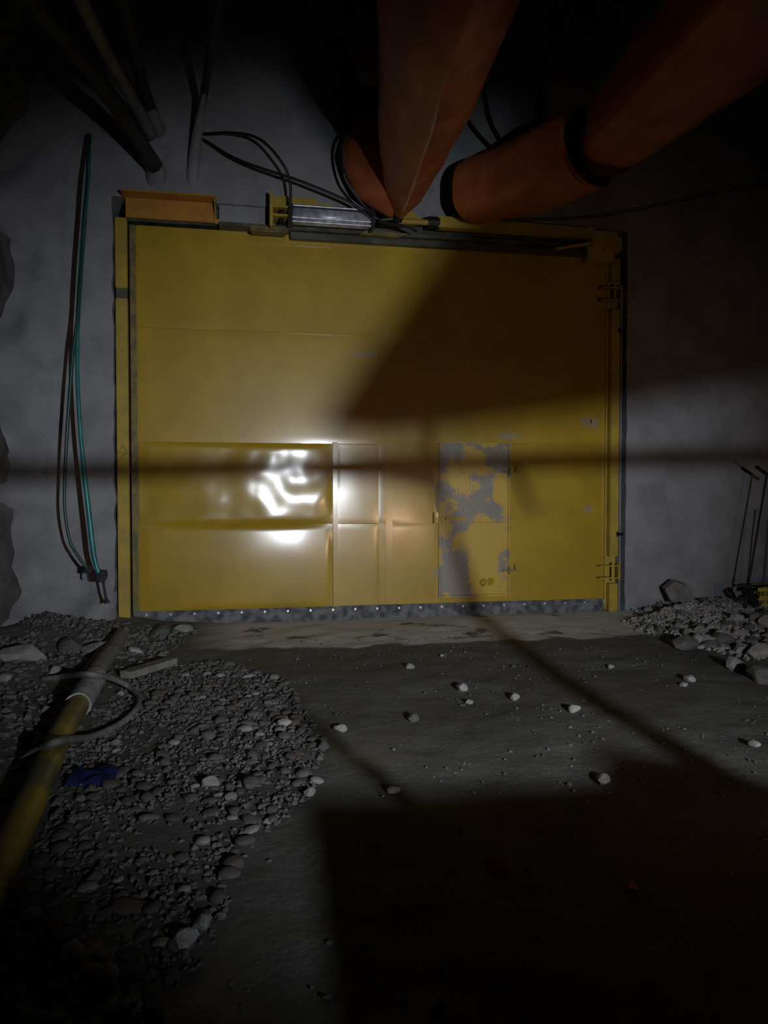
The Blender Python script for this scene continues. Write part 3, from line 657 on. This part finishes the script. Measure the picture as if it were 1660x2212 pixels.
# squared slab leaning on the right wall
bm = bmesh.new(); c = agr(1470, 1305, .0); e = Vector((.19, 0, 0)); zz = ground(c.x, -.35)
hexa = [(-.20, .20), (-.05, .30), (.12, .24), (.20, .10), (.20, -.02), (-.02, -.03), (-.14, .05)]
extrude_poly(bm, [(c.x+a-.02, -.42-.25*(.3-b), zz+b) for a, b in hexa], (.03, .13, .02))
tag(obj('rock_slab', bm, 'pipe_grey'), 'smooth flat-faced rock slab leaning on the concrete at the top of the rubble bank', 'slab')

def gravel(name, count, pick, smin, smax, m, sharp, lab, cat):
    bm = bmesh.new()
    base = bmesh.new(); bmesh.ops.create_icosphere(base, subdivisions=1, radius=1); bv = [v.co.copy() for v in base.verts]; bf = [[v.index for v in f.verts] for f in base.faces]; base.free()
    for i in range(count):
        p = pick(); s = random.uniform(smin, smax); rot = Euler((random.random()*6, random.random()*6, random.random()*6)).to_matrix(); sc = Vector((random.uniform(.8, 1.5), 1, random.uniform(.5, .8)))
        z = ground(p.x, p.y)+s*.15
        vs = []
        for v in bv:
            q = Vector((v.x*sc.x, v.y*sc.y, v.z*sc.z))*s*(1+.25*math.sin(i*1.7+v.x*3+v.z*5)); q = rot @ q; q.z *= .75
            vs.append(bm.verts.new((p.x+q.x, p.y+q.y, z+q.z)))
        for f in bf: bm.faces.new([vs[k] for k in f])
    o = obj(name, bm, m, smooth=not sharp); tag(o, lab, cat); o['kind'] = 'stuff'
gravel('gravel', 4200, field_point, .008, .021, 'st2', False, 'small gravel between the cobbles left of the roadway', 'gravel')
def bank():
    while True:
        x = random.uniform(5.8, 9.0); y = random.uniform(-3.5, -.25)
        if in_bank(x+random.uniform(-.15, .15), y): return Vector((x, y, 0))
gravel('rubble', 9000, bank, .014, .042, 'st1', True, 'loose broken rubble banked along the right wall', 'rubble')
def leftbank():
    while True:
        x = random.uniform(-1.0, 1.2); y = random.uniform(-6, -.45)
        if x < .5 and random.random() < .5 or y > -2.0 and x < 1.0-.25*(-y) or x < .0: return Vector((x, y, 0))
gravel('rubble', 1500, leftbank, .012, .04, 'st2', True, 'broken rubble at the foot of the left rock side', 'rubble')
def road():
    while True:
        x = random.uniform(1.2, 7.5); y = random.uniform(-7.5, -1.3)
        if N3(x, y, 0, .9, 31) > .0 or random.random() < .15: return Vector((x, y, 0))
gravel('grit', 900, road, .006, .015, 'st2', False, 'scattered grit pressed into the mud of the roadway', 'grit')

# ------------------------------------------------------------------ crate and stand at the right edge
cr = agr(1640, 1372, .0); cx, cy = aty(1655, 1300, -1.1).x, -1.1; gz0 = ground(cx, cy)
T = thing('slatted_crate', 'yellow slatted crate in a black frame, cut off by the right picture edge', 'crate', (cx, cy, gz0))
def cpt(px, py, y=-1.1): return aty(px, py, y)
a0, a1 = cpt(1632, 1283), cpt(1662, 1330)
x0 = a0.x; zt = a0.z+.09; zb = a1.z-.10
bm = bmesh.new()
for i in range(5):
    z = zt-.03-i*(zt-zb-.03)/4.5; sl = .025*i
    box(bm, x0+.02+sl, x0+.75-sl, -1.13, -1.115, z-.028, z+.02, .004); box(bm, x0+.22+sl, x0+.75-sl, -.75, -.735, z-.028, z+.02, .004)
for i in range(4):
    box(bm, x0+.12+.2*i, x0+.145+.2*i, -1.115, -1.10, zb, zt, .003)
obj('slat_body', bm, 'crate', T)
bm = bmesh.new()
extrude_poly(bm, [cpt(1608, 1278), cpt(1622, 1268), cpt(1634, 1285), cpt(1645, 1318), cpt(1634, 1318), cpt(1622, 1300)], (0, .05, 0))
box(bm, x0-.02, x0+.8, -1.14, -1.10, zt, zt+.025, .005)
obj('black_end_plate', bm, 'blacksteel', T)
for (px, py0, py1) in ((1612, 1290, 1345), (1637, 1310, 1378)):
    bm = bmesh.new(); p, q = cpt(px, py0), cpt(px, py1); q.z = max(ground(q.x, q.y)-.02, min(q.z, p.z-.1)); cyl(bm, p, q, .022, 10); obj('leg', bm, 'blacksteel', T)
ST = thing('folding_stand', 'thin black rod stand rising behind the yellow crate at the right edge', 'stand', cpt(1640, 1270))
for pp in ((cpt(1657, 1026, -.85), cpt(1614, 1278, -.9)), (cpt(1664, 1100, -.85), cpt(1648, 1275, -.9))):
    bm = bmesh.new(); q = pp[1].copy(); q.z -= .05; cyl(bm, pp[0], q, .013, 10); obj('rod', bm, 'blacksteel', ST)
bm = bmesh.new(); cyl(bm, cpt(1634, 1008, -.85), cpt(1672, 1034, -.85), .022, 10); obj('cross_arm', bm, 'blacksteel', ST)

# ------------------------------------------------------------------ the vehicle behind the camera whose lamps light the place
b = 1.35; YG = LP.y+b
def sh(P, bb=b): d = P-LP; return LP+d*(bb/d.y)       # where the ray from the work lamp to P passes the guard
VH = thing('utility_vehicle', 'dark utility vehicle with guard rail and work lamps facing the gate', 'vehicle', (4.4, -12.5, -.12))
h0 = sh(atz(650, 1722)); h1 = sh(atz(1280, 1682)); hl = sh(atz(720, 2212))
bm = bmesh.new()
ht = h1.z
hp = [sh(atz(*p)) for p in ((650, 1722), (850, 1715), (1280, 1682), (1292, 1612), (1400, 1625), (1540, 1650), (1660, 1692))]
extrude_poly(bm, hp+[(hp[-1].x+.5, YG, ht-.1), (5.6, YG, ht-.1), (5.6, YG, .45), (hl.x-.15, YG, .45), (hl.x, YG, hl.z)], (0, -1.0, -.02))  # front outline shaped to throw the dark edge over the near floor
box(bm, 2.95, 5.6, YG-3.6, YG-.9, .45, ht-.12, .05)
obj('body', bm, 'machine', VH)
bm = bmesh.new(); r0, r1 = sh(aty(0, 1022)), sh(aty(1660, 985))
e0, e1 = r0+(r0-r1)*.25, r1+(r1-r0)*.6
cyl(bm, e0, e1, .0150, 14); GR = obj('guard_rail', bm, 'machine', VH)  # rail placed and sized to throw the bar of shade across gate and walls
bm = bmesh.new(); tube(bm, [sh(aty(925, 915)), sh(aty(935, 1010)), sh(aty(985, 1180)), sh(atz(1060, 1350)), sh(atz(1250, 1490)), sh(atz(1560, 1672))], [.007, .010, .008, .011, .016, .020, .022], 12, smooth=6); obj('guard_post', bm, 'machine', GR, smooth=True)  # bent and tapered to throw the slanting shadow down hatch and floor
q = sh(atz(610, 1500)); bm = bmesh.new(); tube(bm, [q, sh(atz(700, 1585)), sh(atz(860, 1712))], [.004, .011, .013], 12, smooth=4); obj('guard_post', bm, 'machine', VH, smooth=True)  # short post shaped for the left slanting shadow on the floor
bm = bmesh.new(); tube(bm, [sh(aty(1100, 1000)), sh(aty(1128, 1050)), sh(aty(1155, 1115))], [.009, .007, .003], 10, smooth=4); obj('shade_hook', bm, 'machine', GR, smooth=True)  # added to throw the short slanting shadow right of the hatch
# unseen plate near the lamp, shaped to shade the gate's upper right
bA = .75
pa = [sh(aty(*p), bA) for p in ((1230, 125), (950, 540), (740, 850), (690, 935), (820, 952), (1000, 935), (1340, 885), (1660, 822))]
bm = bmesh.new(); last = pa[-1]; 
extrude_poly(bm, pa+[last+(pa[-1]-pa[-2])*2.2, Vector((last.x+.7, last.y, last.z+1.2)), Vector((pa[0].x+.05, pa[0].y, last.z+1.2))], (0, -.03, 0)); obj('gate_shade_plate', bm, 'machine', VH)
bm = bmesh.new(); extrude_poly(bm, [sh(aty(665, 985)), sh(aty(945, 972)), sh(aty(952, 1066)), sh(aty(830, 1040)), sh(aty(670, 1036))], (0, -.03, 0)); obj('bar_shade_plate', bm, 'machine', GR)  # plate added to widen and deepen the bar shadow at mid gate
# unseen plate added to shade the left face of the overhead duct
ax = [atd(985, -200, 4.8), atd(962, 0, 5.45), atd(925, 180, 6.6), atd(893, 310, 7.75), atd(866, 425, 8.8)]
bb = .9; rr = [.47, .47, .42, .34, .2]; kl = [sh(p+Vector((-.05*r, 0, -1.0*r)), bb) for p, r in zip(ax, rr)][:4]; le = [p+Vector((-.034+.008*i, 0, 0)) for i, p in enumerate(kl)]
bm = bmesh.new(); extrude_poly(bm, kl+le[::-1], (0, -.03, 0)); obj('duct_shade_plate', bm, 'machine', VH)
bm = bmesh.new(); cyl(bm, LP+Vector((0, -.03, 0)), LP+Vector((0, -.14, 0)), .09, 20); cyl(bm, LP+Vector((0, -.08, -.05)), (LP.x, LP.y-.08, ht-.06), .02, 10); WL = obj('work_lamp', bm, 'machine', VH)
bm = bmesh.new(); cyl(bm, LP+Vector((0, -.02, 0)), LP+Vector((0, -.03, 0)), .085, 20); obj('lamp_lens', bm, 'lens', WL)
bm = bmesh.new(); cyl(bm, BEACON+Vector((0, -.05, 0)), BEACON+Vector((0, -.12, 0)), .11, 24); BL = obj('headlamp', bm, 'machine', VH)
bm = bmesh.new(); cyl(bm, BEACON+Vector((0, -.03, 0)), BEACON+Vector((0, -.05, 0)), .10, 24); obj('lamp_lens', bm, 'lens_amber', BL)
bm = bmesh.new(); box(bm, 3.44, 3.56, -10.36, -10.29, .56, .68, .01); obj('marker_lamp', bm, 'lens_red', VH)
bm = bmesh.new(); box(bm, 3.0, 5.5, -15.4, -12.8, ht-.2, 3.0, .1); CB = obj('cab', bm, 'machine', VH)
bm = bmesh.new(); box(bm, 3.15, 5.35, -12.8, -12.77, 1.9, 2.8, .02); obj('windscreen', bm, 'glass', CB)
for x in (2.95, 5.35):
    for y in (-11.2, -14.3):
        bm = bmesh.new(); cyl(bm, (x, y, .42), (x+.28, y, .42), .54, 32); cyl(bm, (x-.01, y, .42), (x+.29, y, .42), .25, 20); obj('wheel', bm, 'black', VH)
